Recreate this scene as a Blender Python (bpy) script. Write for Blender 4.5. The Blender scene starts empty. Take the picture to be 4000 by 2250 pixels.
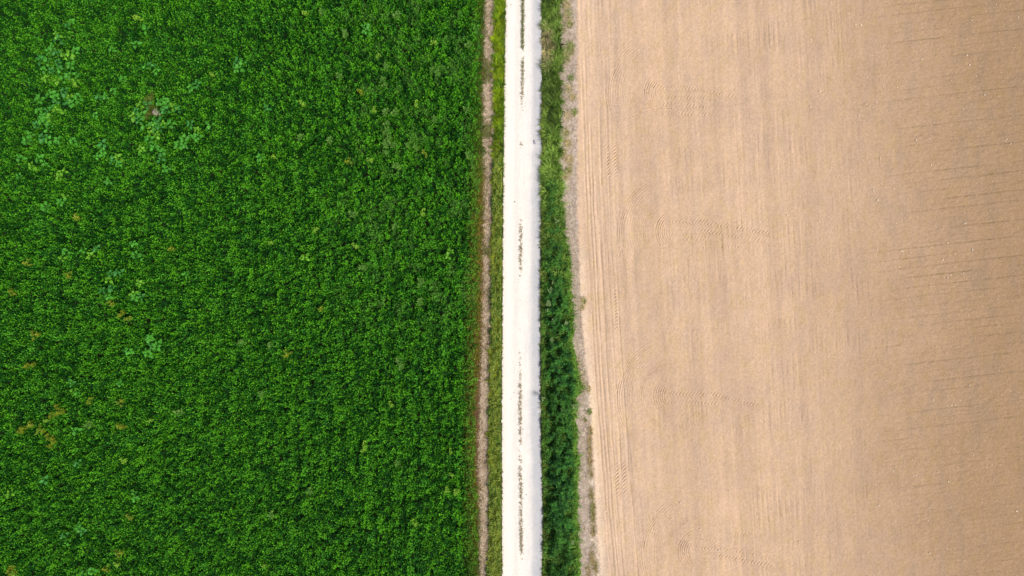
import bpy, math, random
import numpy as np

# ------------------------------------------------------------------ camera, world, sun, exposure
SC = bpy.context.scene
PXM = 60.0            # photograph pixels (4000 wide) per metre on the ground
CAMH = 44.0
cam_d = bpy.data.cameras.new("camera")
cam = bpy.data.objects.new("camera", cam_d)
SC.collection.objects.link(cam)
cam.location = (0, 0, CAMH)
cam.rotation_euler = (0, 0, 0)
cam_d.sensor_width = 36.0
cam_d.lens = 18.0 / (2000.0 / PXM / CAMH)
cam_d.clip_start = 0.5
cam_d.clip_end = 3000
SC.camera = cam

SUN_EL, SUN_AZ = math.radians(52), math.radians(-28)      # light comes from the right, a little below
w = bpy.data.worlds.new("World")
SC.world = w
w.use_nodes = True
wn = w.node_tree.nodes
wn.clear()
sky = wn.new("ShaderNodeTexSky")
sky.sky_type = 'NISHITA'
sky.sun_disc = False
sky.sun_elevation = SUN_EL
sky.sun_rotation = math.pi / 2 - SUN_AZ
sky.air_density = 1.0
sky.dust_density = 3.0
bg = wn.new("ShaderNodeBackground")
bg.inputs['Strength'].default_value = 0.09
wo = wn.new("ShaderNodeOutputWorld")
w.node_tree.links.new(sky.outputs[0], bg.inputs['Color'])
w.node_tree.links.new(bg.outputs[0], wo.inputs['Surface'])

sl = bpy.data.lights.new("sun", 'SUN')
sl.energy = 3.2
sl.angle = math.radians(14)
sl.color = (1.0, 0.955, 0.89)
sun = bpy.data.objects.new("sun", sl)
SC.collection.objects.link(sun)
d = (math.cos(SUN_EL) * math.cos(SUN_AZ), math.cos(SUN_EL) * math.sin(SUN_AZ), math.sin(SUN_EL))
from mathutils import Vector
sun.rotation_euler = Vector(d).to_track_quat('Z', 'Y').to_euler()
sun.location = (20, -10, 40)

SC.view_settings.view_transform = 'Standard'
SC.view_settings.look = 'None'
SC.view_settings.exposure = 0.62
SC.view_settings.gamma = 1.0
SC.render.engine = 'CYCLES'
SC.cycles.max_bounces = 6
SC.cycles.diffuse_bounces = 3
SC.cycles.glossy_bounces = 2
SC.cycles.transmission_bounces = 3
SC.render.resolution_x, SC.render.resolution_y = 1024, 576

# ------------------------------------------------------------------ helpers
RNG = np.random.default_rng(7)
COL = SC.collection


def X(u, z=0.0):
    return (np.asarray(u, float) - 2000.0) / PXM * (CAMH - z) / CAMH


def Y(v, z=0.0):
    return (1125.0 - np.asarray(v, float)) / PXM * (CAMH - z) / CAMH


def smooth(a, b, x):
    t = np.clip((x - a) / (b - a), 0, 1)
    return t * t * (3 - 2 * t)


def _hash(ix, iy, seed):
    h = (ix.astype(np.int64) * 374761393 + iy.astype(np.int64) * 668265263 + seed * 1442695041) & 0xFFFFFFFF
    h = ((h ^ (h >> 13)) * 1274126177) & 0xFFFFFFFF
    h = h ^ (h >> 16)
    return (h & 0xFFFFFF) / float(0xFFFFFF)


def vnoise(x, y, seed=0):
    x = np.asarray(x, float); y = np.asarray(y, float)
    ix = np.floor(x); iy = np.floor(y)
    fx = x - ix; fy = y - iy
    fx = fx * fx * (3 - 2 * fx); fy = fy * fy * (3 - 2 * fy)
    a = _hash(ix, iy, seed); b = _hash(ix + 1, iy, seed)
    c = _hash(ix, iy + 1, seed); e = _hash(ix + 1, iy + 1, seed)
    return (a + (b - a) * fx) * (1 - fy) + (c + (e - c) * fx) * fy


def fbm(x, y, seed=0, octv=4):
    s = 0; amp = 1; tot = 0
    for k in range(octv):
        s = s + amp * vnoise(x * 2 ** k + 17.3 * k, y * 2 ** k - 9.1 * k, seed + k)
        tot += amp; amp *= 0.55
    return s / tot


def interp(pts):
    p = np.array(pts, float)
    return lambda v: np.interp(v, p[:, 0], p[:, 1])


def set_props(o, label=None, cat=None, group=None, kind=None):
    if label: o["label"] = label
    if cat: o["category"] = cat
    if group: o["group"] = group
    if kind: o["kind"] = kind
    return o


def mesh_np(name, verts, faces, mat, colors=None, nper=4, smooth_sh=False, link=True, parent=None):
    """verts (n,3), faces (m,nper) index arrays -> linked object"""
    me = bpy.data.meshes.new(name)
    verts = np.ascontiguousarray(verts, dtype=np.float32)
    faces = np.ascontiguousarray(faces, dtype=np.int32)
    m = len(faces)
    me.vertices.add(len(verts)); me.vertices.foreach_set("co", verts.ravel())
    me.loops.add(m * nper); me.loops.foreach_set("vertex_index", faces.ravel())
    me.polygons.add(m)
    me.polygons.foreach_set("loop_start", np.arange(0, m * nper, nper, dtype=np.int32))
    try:
        me.polygons.foreach_set("loop_total", np.full(m, nper, dtype=np.int32))
    except Exception:
        pass
    if smooth_sh:
        me.polygons.foreach_set("use_smooth", np.ones(m, dtype=bool))
    me.update(calc_edges=True)
    if colors is not None:
        at = me.color_attributes.new("tint", 'FLOAT_COLOR', 'POINT')
        c = np.ones((len(verts), 4), dtype=np.float32); c[:, :3] = colors
        at.data.foreach_set("color", c.ravel())
    me.materials.append(mat)
    if not link:
        return me
    o = bpy.data.objects.new(name, me)
    COL.objects.link(o)
    if parent is not None:
        o.parent = parent
    return o


def srgb(r, g, b):
    c = np.array([r, g, b], float) / 255.0
    return np.where(c <= 0.04045, c / 12.92, ((c + 0.055) / 1.055) ** 2.4)


# ------------------------------------------------------------------ materials
def new_mat(name):
    m = bpy.data.materials.new(name); m.use_nodes = True
    nt = m.node_tree; nt.nodes.clear()
    out = nt.nodes.new("ShaderNodeOutputMaterial")
    return m, nt, out


def leaf_mat(name, rough=0.55, transl=0.3, spec=0.35, gain=1.0):
    m, nt, out = new_mat(name)
    at = nt.nodes.new("ShaderNodeAttribute"); at.attribute_name = "tint"
    tc = nt.nodes.new("ShaderNodeTexCoord")
    nz = nt.nodes.new("ShaderNodeTexNoise"); nz.inputs['Scale'].default_value = 9.0; nz.inputs['Detail'].default_value = 3
    nt.links.new(tc.outputs['Object'], nz.inputs['Vector'])
    hs = nt.nodes.new("ShaderNodeHueSaturation")
    mr = nt.nodes.new("ShaderNodeMapRange")
    mr.inputs[1].default_value = 0.3; mr.inputs[2].default_value = 0.7
    mr.inputs[3].default_value = 0.8 * gain; mr.inputs[4].default_value = 1.2 * gain
    nt.links.new(nz.outputs['Fac'], mr.inputs[0])
    nt.links.new(mr.outputs[0], hs.inputs['Value'])
    nt.links.new(at.outputs['Color'], hs.inputs['Color'])
    p = nt.nodes.new("ShaderNodeBsdfPrincipled")
    p.inputs['Roughness'].default_value = rough
    p.inputs['Specular IOR Level'].default_value = spec
    nt.links.new(hs.outputs[0], p.inputs['Base Color'])
    t = nt.nodes.new("ShaderNodeBsdfTranslucent")
    nt.links.new(hs.outputs[0], t.inputs['Color'])
    mx = nt.nodes.new("ShaderNodeMixShader"); mx.inputs[0].default_value = transl
    nt.links.new(p.outputs[0], mx.inputs[1]); nt.links.new(t.outputs[0], mx.inputs[2])
    nt.links.new(mx.outputs[0], out.inputs['Surface'])
    return m


def earth_mat(name, fine=26.0, amt=0.22, bump=0.5, rough=0.95, use_attr=True, base=(0.3, 0.2, 0.12), bdist=0.02, specks=None):
    m, nt, out = new_mat(name)
    tc = nt.nodes.new("ShaderNodeTexCoord")
    if use_attr:
        at = nt.nodes.new("ShaderNodeAttribute"); at.attribute_name = "tint"; csrc = at.outputs['Color']
    else:
        rgb = nt.nodes.new("ShaderNodeRGB"); rgb.outputs[0].default_value = (*base, 1); csrc = rgb.outputs[0]
    n1 = nt.nodes.new("ShaderNodeTexNoise"); n1.inputs['Scale'].default_value = fine
    n1.inputs['Detail'].default_value = 6; n1.inputs['Roughness'].default_value = 0.7
    nt.links.new(tc.outputs['Object'], n1.inputs['Vector'])
    mr = nt.nodes.new("ShaderNodeMapRange")
    mr.inputs[1].default_value = 0.25; mr.inputs[2].default_value = 0.75
    mr.inputs[3].default_value = 1 - amt; mr.inputs[4].default_value = 1 + amt
    nt.links.new(n1.outputs['Fac'], mr.inputs[0])
    hs = nt.nodes.new("ShaderNodeHueSaturation")
    nt.links.new(csrc, hs.inputs['Color']); nt.links.new(mr.outputs[0], hs.inputs['Value'])
    csrc = hs.outputs[0]
    if specks:
        vo = nt.nodes.new("ShaderNodeTexVoronoi"); vo.inputs['Scale'].default_value = specks[0]
        nt.links.new(tc.outputs['Object'], vo.inputs['Vector'])
        lt = nt.nodes.new("ShaderNodeMath"); lt.operation = 'LESS_THAN'; lt.inputs[1].default_value = specks[1]
        nt.links.new(vo.outputs['Distance'], lt.inputs[0])
        sep = nt.nodes.new("ShaderNodeSeparateColor"); nt.links.new(vo.outputs['Color'], sep.inputs[0])
        gt = nt.nodes.new("ShaderNodeMath"); gt.operation = 'LESS_THAN'; gt.inputs[1].default_value = specks[2]
        nt.links.new(sep.outputs[0], gt.inputs[0])
        mu = nt.nodes.new("ShaderNodeMath"); mu.operation = 'MULTIPLY'
        nt.links.new(lt.outputs[0], mu.inputs[0]); nt.links.new(gt.outputs[0], mu.inputs[1])
        mix = nt.nodes.new("ShaderNodeMix"); mix.data_type = 'RGBA'
        nt.links.new(mu.outputs[0], mix.inputs[0]); nt.links.new(csrc, mix.inputs[6])
        mix.inputs[7].default_value = (*specks[3], 1)
        csrc = mix.outputs[2]
    p = nt.nodes.new("ShaderNodeBsdfPrincipled")
    p.inputs['Roughness'].default_value = rough
    p.inputs['Specular IOR Level'].default_value = 0.15
    nt.links.new(csrc, p.inputs['Base Color'])
    n2 = nt.nodes.new("ShaderNodeTexNoise"); n2.inputs['Scale'].default_value = fine * 0.8
    n2.inputs['Detail'].default_value = 5
    nt.links.new(tc.outputs['Object'], n2.inputs['Vector'])
    b = nt.nodes.new("ShaderNodeBump"); b.inputs['Strength'].default_value = bump; b.inputs['Distance'].default_value = bdist
    nt.links.new(n2.outputs['Fac'], b.inputs['Height']); nt.links.new(b.outputs[0], p.inputs['Normal'])
    nt.links.new(p.outputs[0], out.inputs['Surface'])
    return m


M_CROP = leaf_mat("crop_leaf", 0.6, 0.25, 0.10)
M_GRASS = leaf_mat("grass_blade", 0.6, 0.3, 0.15)
M_STRAW = leaf_mat("dry_grass", 0.8, 0.2, 0.1)
M_WEED = leaf_mat("weed_leaf", 0.55, 0.25, 0.22)
M_STEM = leaf_mat("plant_stem", 0.7, 0.0, 0.2)
M_FIELD = earth_mat("tilled_soil", 24, 0.24, 0.9, specks=(6.5, 0.11, 0.22, (0.50, 0.37, 0.24)))
M_STRIP = earth_mat("verge_earth", 22, 0.28, 0.8)
M_ROAD = earth_mat("limestone_gravel", 16, 0.10, 0.45, specks=(6.0, 0.12, 0.25, (0.62, 0.57, 0.50)))
M_STONE = earth_mat("field_stone", 30, 0.15, 0.5)

# ------------------------------------------------------------------ ground outlines, in photograph pixels (v down the picture -> u across)
f_crop_edge = interp([(-200, 1886), (0, 1886), (150, 1884), (330, 1878), (600, 1880), (750, 1880), (900, 1876), (1200, 1872), (1500, 1860), (1780, 1858), (1900, 1866), (2250, 1864), (2500, 1864)])
f_path_l = interp([(-200, 1892), (0, 1892), (150, 1890), (330, 1884), (430, 1882), (560, 1888), (750, 1892), (950, 1888), (1250, 1886), (1500, 1882), (1750, 1875), (2000, 1870), (2250, 1868), (2500, 1868)])
f_path_r = interp([(-200, 1930), (0, 1930), (120, 1927), (240, 1932), (420, 1930), (600, 1925), (750, 1922), (950, 1918), (1250, 1915), (1500, 1912), (1650, 1906), (1900, 1907), (2100, 1909), (2250, 1896), (2500, 1895)])
f_road_l = interp([(-200, 1977), (0, 1975), (350, 1969), (750, 1965), (1200, 1962), (1600, 1960), (2250, 1961), (2500, 1961)])
f_road_r = interp([(-200, 2113), (0, 2113), (350, 2116), (540, 2114), (570, 2122), (600, 2115), (900, 2112), (1300, 2110), (1700, 2112), (1900, 2116), (2050, 2119), (2250, 2115), (2500, 2115)])
f_verge_r = interp([(-200, 2186), (0, 2184), (200, 2192), (400, 2189), (550, 2182), (700, 2186), (830, 2202), (940, 2205), (985, 2228), (1100, 2226), (1190, 2236), (1290, 2240), (1360, 2236), (1400, 2252), (1510, 2270), (1555, 2254), (1640, 2250), (1700, 2258), (1850, 2260), (2000, 2259), (2250, 2268), (2500, 2268)])
f_field_l = interp([(-200, 2252), (0, 2252), (400, 2254), (800, 2254), (1100, 2262), (1250, 2270), (1400, 2285), (1600, 2305), (1800, 2316), (2000, 2326), (2250, 2345), (2500, 2365)])

# ------------------------------------------------------------------ one fine height grid, then cut into its zones
CELL = 0.042
gx = np.arange(X(1838), X(4180), CELL)
gy = np.arange(Y(2420), Y(-170), CELL)
GX, GY = np.meshgrid(gx, gy)
U = 2000 + GX * PXM
V = 1125 - GY * PXM
jit = (fbm(U / 14, V / 14, 3, 3) - 0.5) * 16
SOFT = lambda e, wdt=6.0: smooth(-wdt, wdt, U + jit - e(V))

in_path = smooth(-4, 4, U + jit - f_path_l(V)) * (1 - smooth(-4, 4, U + jit - f_path_r(V)))
in_road = (U > f_road_l(V) + jit * 0.3) & (U < f_road_r(V) + 1.5 + jit * 0.4)
Zs = np.zeros_like(U)
C = np.zeros(U.shape + (3,))
n_lo = fbm(U / 260, V / 260, 11, 4)
n_md = fbm(U / 60, V / 60, 12, 4)
n_hi = fbm(U / 7, V / 7, 13, 3)


def mixc(c0, c1, t):
    return c0 + (c1 - c0) * t[..., None]


# verge soil
verge_soil = np.array([0.10, 0.075, 0.04])
C[:] = verge_soil * (0.8 + 0.4 * n_md[..., None])
C = mixc(C, np.array([.085, .05, .022]), (1 - smooth(1895, 1915, U)) * smooth(500, 900, V))
# trodden dry path
straw = mixc(np.array([0.36, 0.27, 0.20]), np.array([0.58, 0.47, 0.36]), smooth(0.3, 0.72, fbm(U / 9, V / 14, 21, 4)))
brownish = np.array([0.26, 0.16, 0.09])
straw = mixc(straw, brownish, smooth(0.55, 0.75, fbm(U / 22, V / 40, 22, 3)) * 0.6)
C = mixc(C, straw, in_path)
Zs += -0.03 * in_path + (n_md - 0.5) * 0.05 + (n_hi - 0.5) * 0.02

# grey dry strip on the right
t_strip = smooth(-8, 8, U + jit * 1.2 - f_verge_r(V) + 4)
grey = mixc(np.array([0.33, 0.255, 0.215]), np.array([0.47, 0.39, 0.33]), smooth(0.3, 0.7, fbm(U / 11, V / 13, 31, 4)))
crust = np.array([0.62, 0.50, 0.385])
t_cr = smooth(900, 1500, V) * smooth(0.42, 0.6, fbm(U / 16, V / 34, 32, 4)) * smooth(-50, -12, U - f_field_l(V))
grey = mixc(grey, crust, t_cr * 0.85)
C = mixc(C, grey, t_strip)

# tilled bare field
t_f = smooth(-7, 7, U + jit * 0.9 - f_field_l(V))
s2_ = U - 0.045 * V
t_far = smooth(2900, 4000, U + (n_lo - 0.5) * 500)
soil = mixc(np.array([0.425, 0.289, 0.190]), np.array([0.262, 0.169, 0.096]), t_far)
warm = np.array([0.47, 0.33, 0.225])
soil = mixc(soil, warm, (1 - smooth(0, 330, U - f_field_l(V))) * 0.75)
pale_rim = smooth(-5, 5, U - f_field_l(V)) * (1 - smooth(8, 42, U - f_field_l(V) + jit)) * smooth(850, 1150, V)
soil = mixc(soil, np.array([0.56, 0.43, 0.315]), pale_rim * 0.7)
soil = soil * (0.92 + 0.16 * n_lo[..., None]) * (0.965 + 0.07 * n_md[..., None]) * (1 + (1 - smooth(3000, 3500, U))[..., None] * (.14 * smooth(.2, .8, fbm(s2_ / 26, V / 900, 45, 3))[..., None] - .07)) * (0.97 + .06 * fbm(U / 700, (V + .1 * U) / 50, 46, 3)[..., None]) * (0.84 + 0.32 * fbm(U / 4.6, V / 4.6, 43, 2)[..., None]) * (0.95 + .10 * fbm(U / 16, V / 60, 44, 3)[..., None])
# sub-tones: olive-yellow and greyish blotches
olive = soil * np.array([0.93, 0.95, 0.72]); greyer = soil * np.array([0.86, 0.90, 0.98])
soil = mixc(soil, olive, smooth(0.45, 0.8, fbm(U / 20, V / 34, 41, 5)) * 0.45)
soil = mixc(soil, greyer, smooth(0.45, 0.8, fbm(U / 40, V / 110, 42, 5)) * 0.5)

s = U - 0.02 * V - 0.000015 * V * V            # follows the long furrows beside the strip
h = np.zeros_like(U)
edge_d = s - 2262
near = smooth(-2, 6, edge_d) * (1 - smooth(90, 230, edge_d + (n_lo - .5) * 60))
line1 = vnoise(s / 9.0, V / 260.0, 51) * 0.6 + vnoise(s / 5.0, V / 90.0, 52) * 0.4
h += near * (line1 - 0.5) * 0.05
for s0, wd, dp, v0, v1 in ((2264, 2.6, .045, -300, 2600), (2279, 2.2, .03, 200, 2600), (2292, 2.4, .045, 450, 2600), (2313, 2.4, .03, 900, 2600),
                           (2328, 2.4, .04, 420, 760), (2340, 2.2, .035, 900, 1900), (2356, 2.2, .025, 300, 1300), (2371, 2.2, .028, 1000, 2600)):
    ss = s + (vnoise(s * 0, V / 90, 60 + int(s0)) - .5) * 4
    h -= near * dp * np.exp(-((ss - s0) / wd) ** 2) * smooth(v0, v0 + 60, V) * (1 - smooth(v1 - 60, v1, V)) * (0.5 + vnoise(s * 0, V / 60, 61))
# seed rows running up and down through the middle
s2 = U - 0.058 * V + 0.0 * V
mid = smooth(2480, 2650, U) * (1 - smooth(3180, 3560, U + (n_lo - .5) * 300 - 0.06 * V))
tilt = V + 0.10 * U
band = (0.18 + .82 * smooth(0.25, 0.7, fbm(U / 500, tilt / 75, 71, 3))) * (0.15 + 1.1 * smooth(.3, .75, fbm(U / 80, tilt / 110, 72, 3)))
rows = -np.clip(np.sin(2 * np.pi * s2 / 20.5 + 5.0 * vnoise(s2 / 90, V / 500, 73)) - .35, 0, 1) * 1.3 * _hash(np.floor(s2 / 20.5), np.floor(s2 * 0), 76) + (vnoise(s2 / 6.0, V / 80, 74) - .5) * 1.3
h += mid * band * rows * 0.019
soil = soil * (1 - (mid * band * 0.06 * (1 - smooth(-0.9, 0.0, rows)))[..., None])
# drill lines nearly across the picture on the right
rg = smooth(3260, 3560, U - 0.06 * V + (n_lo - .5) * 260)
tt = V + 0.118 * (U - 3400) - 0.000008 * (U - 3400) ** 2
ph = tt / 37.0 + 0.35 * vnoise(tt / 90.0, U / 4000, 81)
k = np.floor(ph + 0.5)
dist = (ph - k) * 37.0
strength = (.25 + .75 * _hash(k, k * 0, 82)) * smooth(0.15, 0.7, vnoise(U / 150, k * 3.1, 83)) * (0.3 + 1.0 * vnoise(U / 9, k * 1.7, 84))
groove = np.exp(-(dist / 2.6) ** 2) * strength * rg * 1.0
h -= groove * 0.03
soil = mixc(soil, np.array([0.145, 0.10, 0.05]), np.clip(groove * 0.5, 0, 1))  # olive groove soil, coloured darker to deepen the slight shade of the relief
h += rg * (fbm(U / 26, tt / 8, 85, 3) - .5) * 0.035

# tyre prints: lanes of chevrons and turning arcs
def win(x, a, b, sft=14):
    return smooth(a - sft, a + sft, x) * (1 - smooth(b - sft, b + sft, x))

def chev(u0, u1, v0, slope, lane, nl, per=13.0, amp=0.035, sign=1, seed=0):
    global h
    c = V - v0 - slope * (U - u0)
    l = np.floor(c / lane)
    frac = c / lane - l
    msk = win(U + (vnoise(V / 10, U * 0, seed) - .5) * 60, u0, u1, 22) * ((l >= 0) & (l < nl)) * np.clip(4 * np.minimum(frac, 1 - frac), 0, 1)
    phs = (sign * U * 1.0 - np.abs(frac - .5) * lane * 0.95 + l * 5) / per
    wave = np.clip(np.sin(2 * np.pi * phs) + 0.1, -1, 0.35)
    msk = msk * (0.5 + 0.7 * smooth(0.3, 0.6, vnoise(U / 28, V / 22, seed + 5)))
    h += msk * wave * amp

def chev_v(u0, u1, v0, v1, lane, per=14.0, amp=0.035, seed=0):
    global h
    c = U - u0 - 0.05 * (V - v0)
    l = np.floor(c / lane); frac = c / lane - l
    nl = int((u1 - u0) / lane)
    msk = win(V, v0, v1, 14) * ((l >= 0) & (l < nl)) * np.clip(4 * np.minimum(frac, 1 - frac), 0, 1)
    phs = (V - np.abs(frac - .5) * lane * 1.0 + l * 4) / per
    h += msk * np.clip(np.sin(2 * np.pi * phs) + .1, -1, .35) * amp * (0.4 + 0.9 * smooth(.3, .6, vnoise(U / 30, V / 30, seed)))

def arcs(cu, cv, r0, r1, per, amp, a0=100, a1=255, asp=1.0, seed=0):
    """rings between radii r0 and r1, seen between angles a0..a1 (degrees, picture sense, 180 = left)"""
    global h
    dx = U - cu; dy = (V - cv) / asp
    r = np.sqrt(dx * dx + dy * dy)
    an = np.degrees(np.arctan2(-dy, dx)) % 360
    m = win(r, r0, r1, per * 0.5) * smooth(a0, a0 + 25, an) * (1 - smooth(a1 - 25, a1, an))
    h += m * np.clip(np.sin(2 * np.pi * r / per), -1, 0.6) * amp * (0.3 + 0.9 * smooth(.25, .6, fbm(U / 30, V / 30, 90 + seed, 2)))

chev(2562, 2735, 330, 0.02, 34, 2, 12.5, 0.036, 1, 1)
chev(2740, 2870, 338, 0.22, 30, 1, 12, 0.036, 1, 2)
chev(2600, 2770, 398, 0.05, 30, 2, 13, 0.03, 1, 3)
chev(2830, 2915, 396, 0.05, 24, 1, 10, 0.03, 1, 4)
chev(2625, 2760, 850, 0.02, 34, 3, 13, 0.03, 1, 5)
chev(2700, 3010, 850, 0.16, 33, 2, 12.5, 0.032, 1, 6)
chev(2780, 2910, 950, 0.06, 26, 1, 12, 0.03, 1, 7)
chev(2610, 2820, 1524, 0.02, 34, 2, 13, 0.03, 1, 8)
chev(2780, 2945, 1528, 0.25, 30, 1, 12, 0.035, 1, 9)
chev(2610, 2720, 1650, 0.0, 26, 1, 12, 0.02, 1, 10)
chev(2700, 2790, 2095, 0.02, 32, 2, 13, 0.03, 1, 11)
chev(2780, 3040, 2120, 0.2, 32, 2, 12.5, 0.028, 1, 12)
chev(2840, 2960, 2080, 0.0, 24, 1, 12, 0.025, 1, 13)
chev_v(2362, 2418, 565, 690, 28, 13, 0.05, 21)
chev_v(2398, 2456, 1800, 1945, 29, 14, 0.042, 22)
chev_v(2392, 2420, 1130, 1290, 28, 13, 0.03, 23)
chev_v(2430, 2460, 40, 110, 28, 13, 0.025, 24)
for cu, cv, sd in ((2604, 362, 1), (2648, 905, 2), (2640, 1548, 3), (2735, 2155, 4)):
    arcs(cu, cv, 42, 92, 8.2, 0.034, 105, 262, 1.0, sd)
    arcs(cu + 15, cv, 138, 158, 7.0, 0.028, 80, 262, 0.9, sd + 1)
    arcs(cu - 5, cv, 158, 232, 9.5, 0.010, 110, 258, 1.05, sd + 2)
    arcs(cu, cv + 8, 214, 236, 7.5, 0.030, 105, 250, 1.0, sd + 3)
arcs(2600, 680, 250, 262, 9, 0.02, 60, 130, 1.0, 9)
h += (fbm(U / 5, V / 5, 95, 3) - 0.5) * 0.022 + (n_md - .5) * 0.03
Zs = Zs * (1 - t_f) + h * t_f
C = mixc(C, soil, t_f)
Zs += t_strip * (1 - t_f) * ((fbm(U / 6, V / 7, 96, 3) - .5) * 0.05)

# limestone road: two wheel tracks, slightly raised rim, the verge's soft shade painted as cool grey on the right
wr = f_road_r(V) - f_road_l(V)
ra = (U - f_road_l(V)) / wr
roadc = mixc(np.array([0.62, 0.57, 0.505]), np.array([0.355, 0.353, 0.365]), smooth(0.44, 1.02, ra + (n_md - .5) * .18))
roadc = roadc * (0.94 + 0.12 * fbm(U / 5, V / 45, 101, 3)[..., None]) * (0.93 + .14 * fbm(U / 4, V / 4, 103, 2)[..., None])
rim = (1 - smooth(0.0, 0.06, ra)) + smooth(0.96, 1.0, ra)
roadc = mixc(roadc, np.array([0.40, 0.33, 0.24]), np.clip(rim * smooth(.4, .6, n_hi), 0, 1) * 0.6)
rz = 0.05 + 0.05 * (1 - ((ra - .5) * 2) ** 2) - 0.035 * np.exp(-((ra - .27) / .12) ** 2) - 0.035 * np.exp(-((ra - .75) / .1) ** 2) + (fbm(U / 5, V / 5, 102, 3) - .5) * 0.012
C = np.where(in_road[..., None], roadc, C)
Zs = np.where(in_road, rz, Zs)

ny, nx = U.shape
idx = np.arange(ny * nx).reshape(ny, nx)
quads = np.stack([idx[:-1, :-1], idx[:-1, 1:], idx[1:, 1:], idx[1:, :-1]], -1).reshape(-1, 4)
Uq = U[:-1, :-1].ravel(); Vq = V[:-1, :-1].ravel(); Jq = jit[:-1, :-1].ravel()
roadq = in_road[:-1, :-1].ravel()
zone = np.full(len(quads), 1)                       # verge soil
zone[(Uq + Jq > f_path_l(Vq)) & (Uq + Jq < f_path_r(Vq))] = 0
zone[Uq + Jq > f_verge_r(Vq)] = 2
zone[Uq + Jq * .9 > f_field_l(Vq)] = 3
zone[roadq] = 4
P = np.stack([GX.ravel(), GY.ravel(), Zs.ravel()], -1)
CC = np.clip(C.reshape(-1, 3), 0, 1)


def cut(name, zsel, mat, label, cat):
    q = quads[zone == zsel]
    used, inv = np.unique(q, return_inverse=True)
    o = mesh_np(name, P[used], inv.reshape(-1, 4), mat, CC[used], smooth_sh=True)
    set_props(o, label, cat, kind="structure")
    return o


cut("dry_path", 0, M_STRIP, "narrow strip of bare earth with dead straw beside the crop", "path")
cut("verge_soil", 1, M_STRIP, "dark soil under the grass verges on both sides of the road", "ground")
cut("dry_strip", 2, M_STRIP, "greyish strip of dry earth between right verge and bare field", "ground")
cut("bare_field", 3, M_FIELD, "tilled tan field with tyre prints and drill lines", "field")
cut("road", 4, M_ROAD, "straight white limestone gravel farm road", "road")


def height_at(x, y):
    ix = np.clip(((np.asarray(x) - gx[0]) / CELL).astype(int), 0, nx - 1)
    iy = np.clip(((np.asarray(y) - gy[0]) / CELL).astype(int), 0, ny - 1)
    return Zs[iy, ix]


# soil under the crop and the land beyond the picture
def sheet(name, x0, x1, y0, y1, z, mat, n=2):
    xs = np.linspace(x0, x1, n); ys = np.linspace(y0, y1, n)
    a, b = np.meshgrid(xs, ys)
    ii = np.arange(n * n).reshape(n, n)
    q = np.stack([ii[:-1, :-1], ii[:-1, 1:], ii[1:, 1:], ii[1:, :-1]], -1).reshape(-1, 4)
    return mesh_np(name, np.stack([a.ravel(), b.ravel(), np.full(n * n, z)], -1), q, mat)


m_cs = earth_mat("crop_soil", 6, 0.3, 0.6, use_attr=False, base=(0.016, 0.020, 0.008))
set_props(sheet("crop_soil", X(-240), X(1840), Y(2500), Y(-250), 0.0, m_cs), "dark soil beneath the green crop", "ground", kind="structure")
m_gl, nt, out = new_mat("far_land")
tc = nt.nodes.new("ShaderNodeTexCoord"); sp = nt.nodes.new("ShaderNodeSeparateXYZ")
nt.links.new(tc.outputs['Object'], sp.inputs[0])
gt = nt.nodes.new("ShaderNodeMath"); gt.operation = 'GREATER_THAN'; gt.inputs[1].default_value = 0.5
nt.links.new(sp.outputs[0], gt.inputs[0])
nz = nt.nodes.new("ShaderNodeTexNoise"); nz.inputs['Scale'].default_value = 1.5; nz.inputs['Detail'].default_value = 8
nt.links.new(tc.outputs['Object'], nz.inputs['Vector'])
r1 = nt.nodes.new("ShaderNodeValToRGB"); r1.color_ramp.elements[0].color = (0.008, 0.04, 0.006, 1); r1.color_ramp.elements[1].color = (0.03, 0.13, 0.015, 1)
r2 = nt.nodes.new("ShaderNodeValToRGB"); r2.color_ramp.elements[0].color = (0.26, 0.18, 0.11, 1); r2.color_ramp.elements[1].color = (0.38, 0.26, 0.17, 1)
nt.links.new(nz.outputs['Fac'], r1.inputs[0]); nt.links.new(nz.outputs['Fac'], r2.inputs[0])
mx = nt.nodes.new("ShaderNodeMix"); mx.data_type = 'RGBA'
nt.links.new(gt.outputs[0], mx.inputs[0]); nt.links.new(r1.outputs[0], mx.inputs[6]); nt.links.new(r2.outputs[0], mx.inputs[7])
pb = nt.nodes.new("ShaderNodeBsdfPrincipled"); pb.inputs['Roughness'].default_value = 0.95
nt.links.new(mx.outputs[2], pb.inputs['Base Color']); nt.links.new(pb.outputs[0], out.inputs['Surface'])
set_props(sheet("ground", -900, 900, -900, 900, -0.25, m_gl), "farmland stretching beyond the two fields", "ground", kind="structure")

# ------------------------------------------------------------------ leaf and blade clouds
def leaves(pos, az, pitch, roll, length, width, fold, col, wpos=0.42):
    """rhombic folded leaves -> verts, quads, colours"""
    n = len(pos)
    ca, sa = np.cos(az), np.sin(az); cp, sp_ = np.cos(pitch), np.sin(pitch)
    fwd = np.stack([ca * cp, sa * cp, sp_], -1)
    side = np.stack([-sa, ca, np.zeros(n)], -1)
    up = np.cross(fwd, side)
    cr, sr = np.cos(roll)[:, None], np.sin(roll)[:, None]
    side, up = side * cr + up * sr, up * cr - side * sr
    L = length[:, None]; W = width[:, None] * 0.5
    b = pos
    t = pos + fwd * L
    m = pos + fwd * L * wpos
    l = m + side * W + up * (fold[:, None] * W)
    r = m - side * W + up * (fold[:, None] * W)
    v = np.stack([b, r, t, l], 1).reshape(-1, 3)
    q = np.arange(4 * n).reshape(n, 4)
    return v, q, np.repeat(col, 4, 0)


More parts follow.
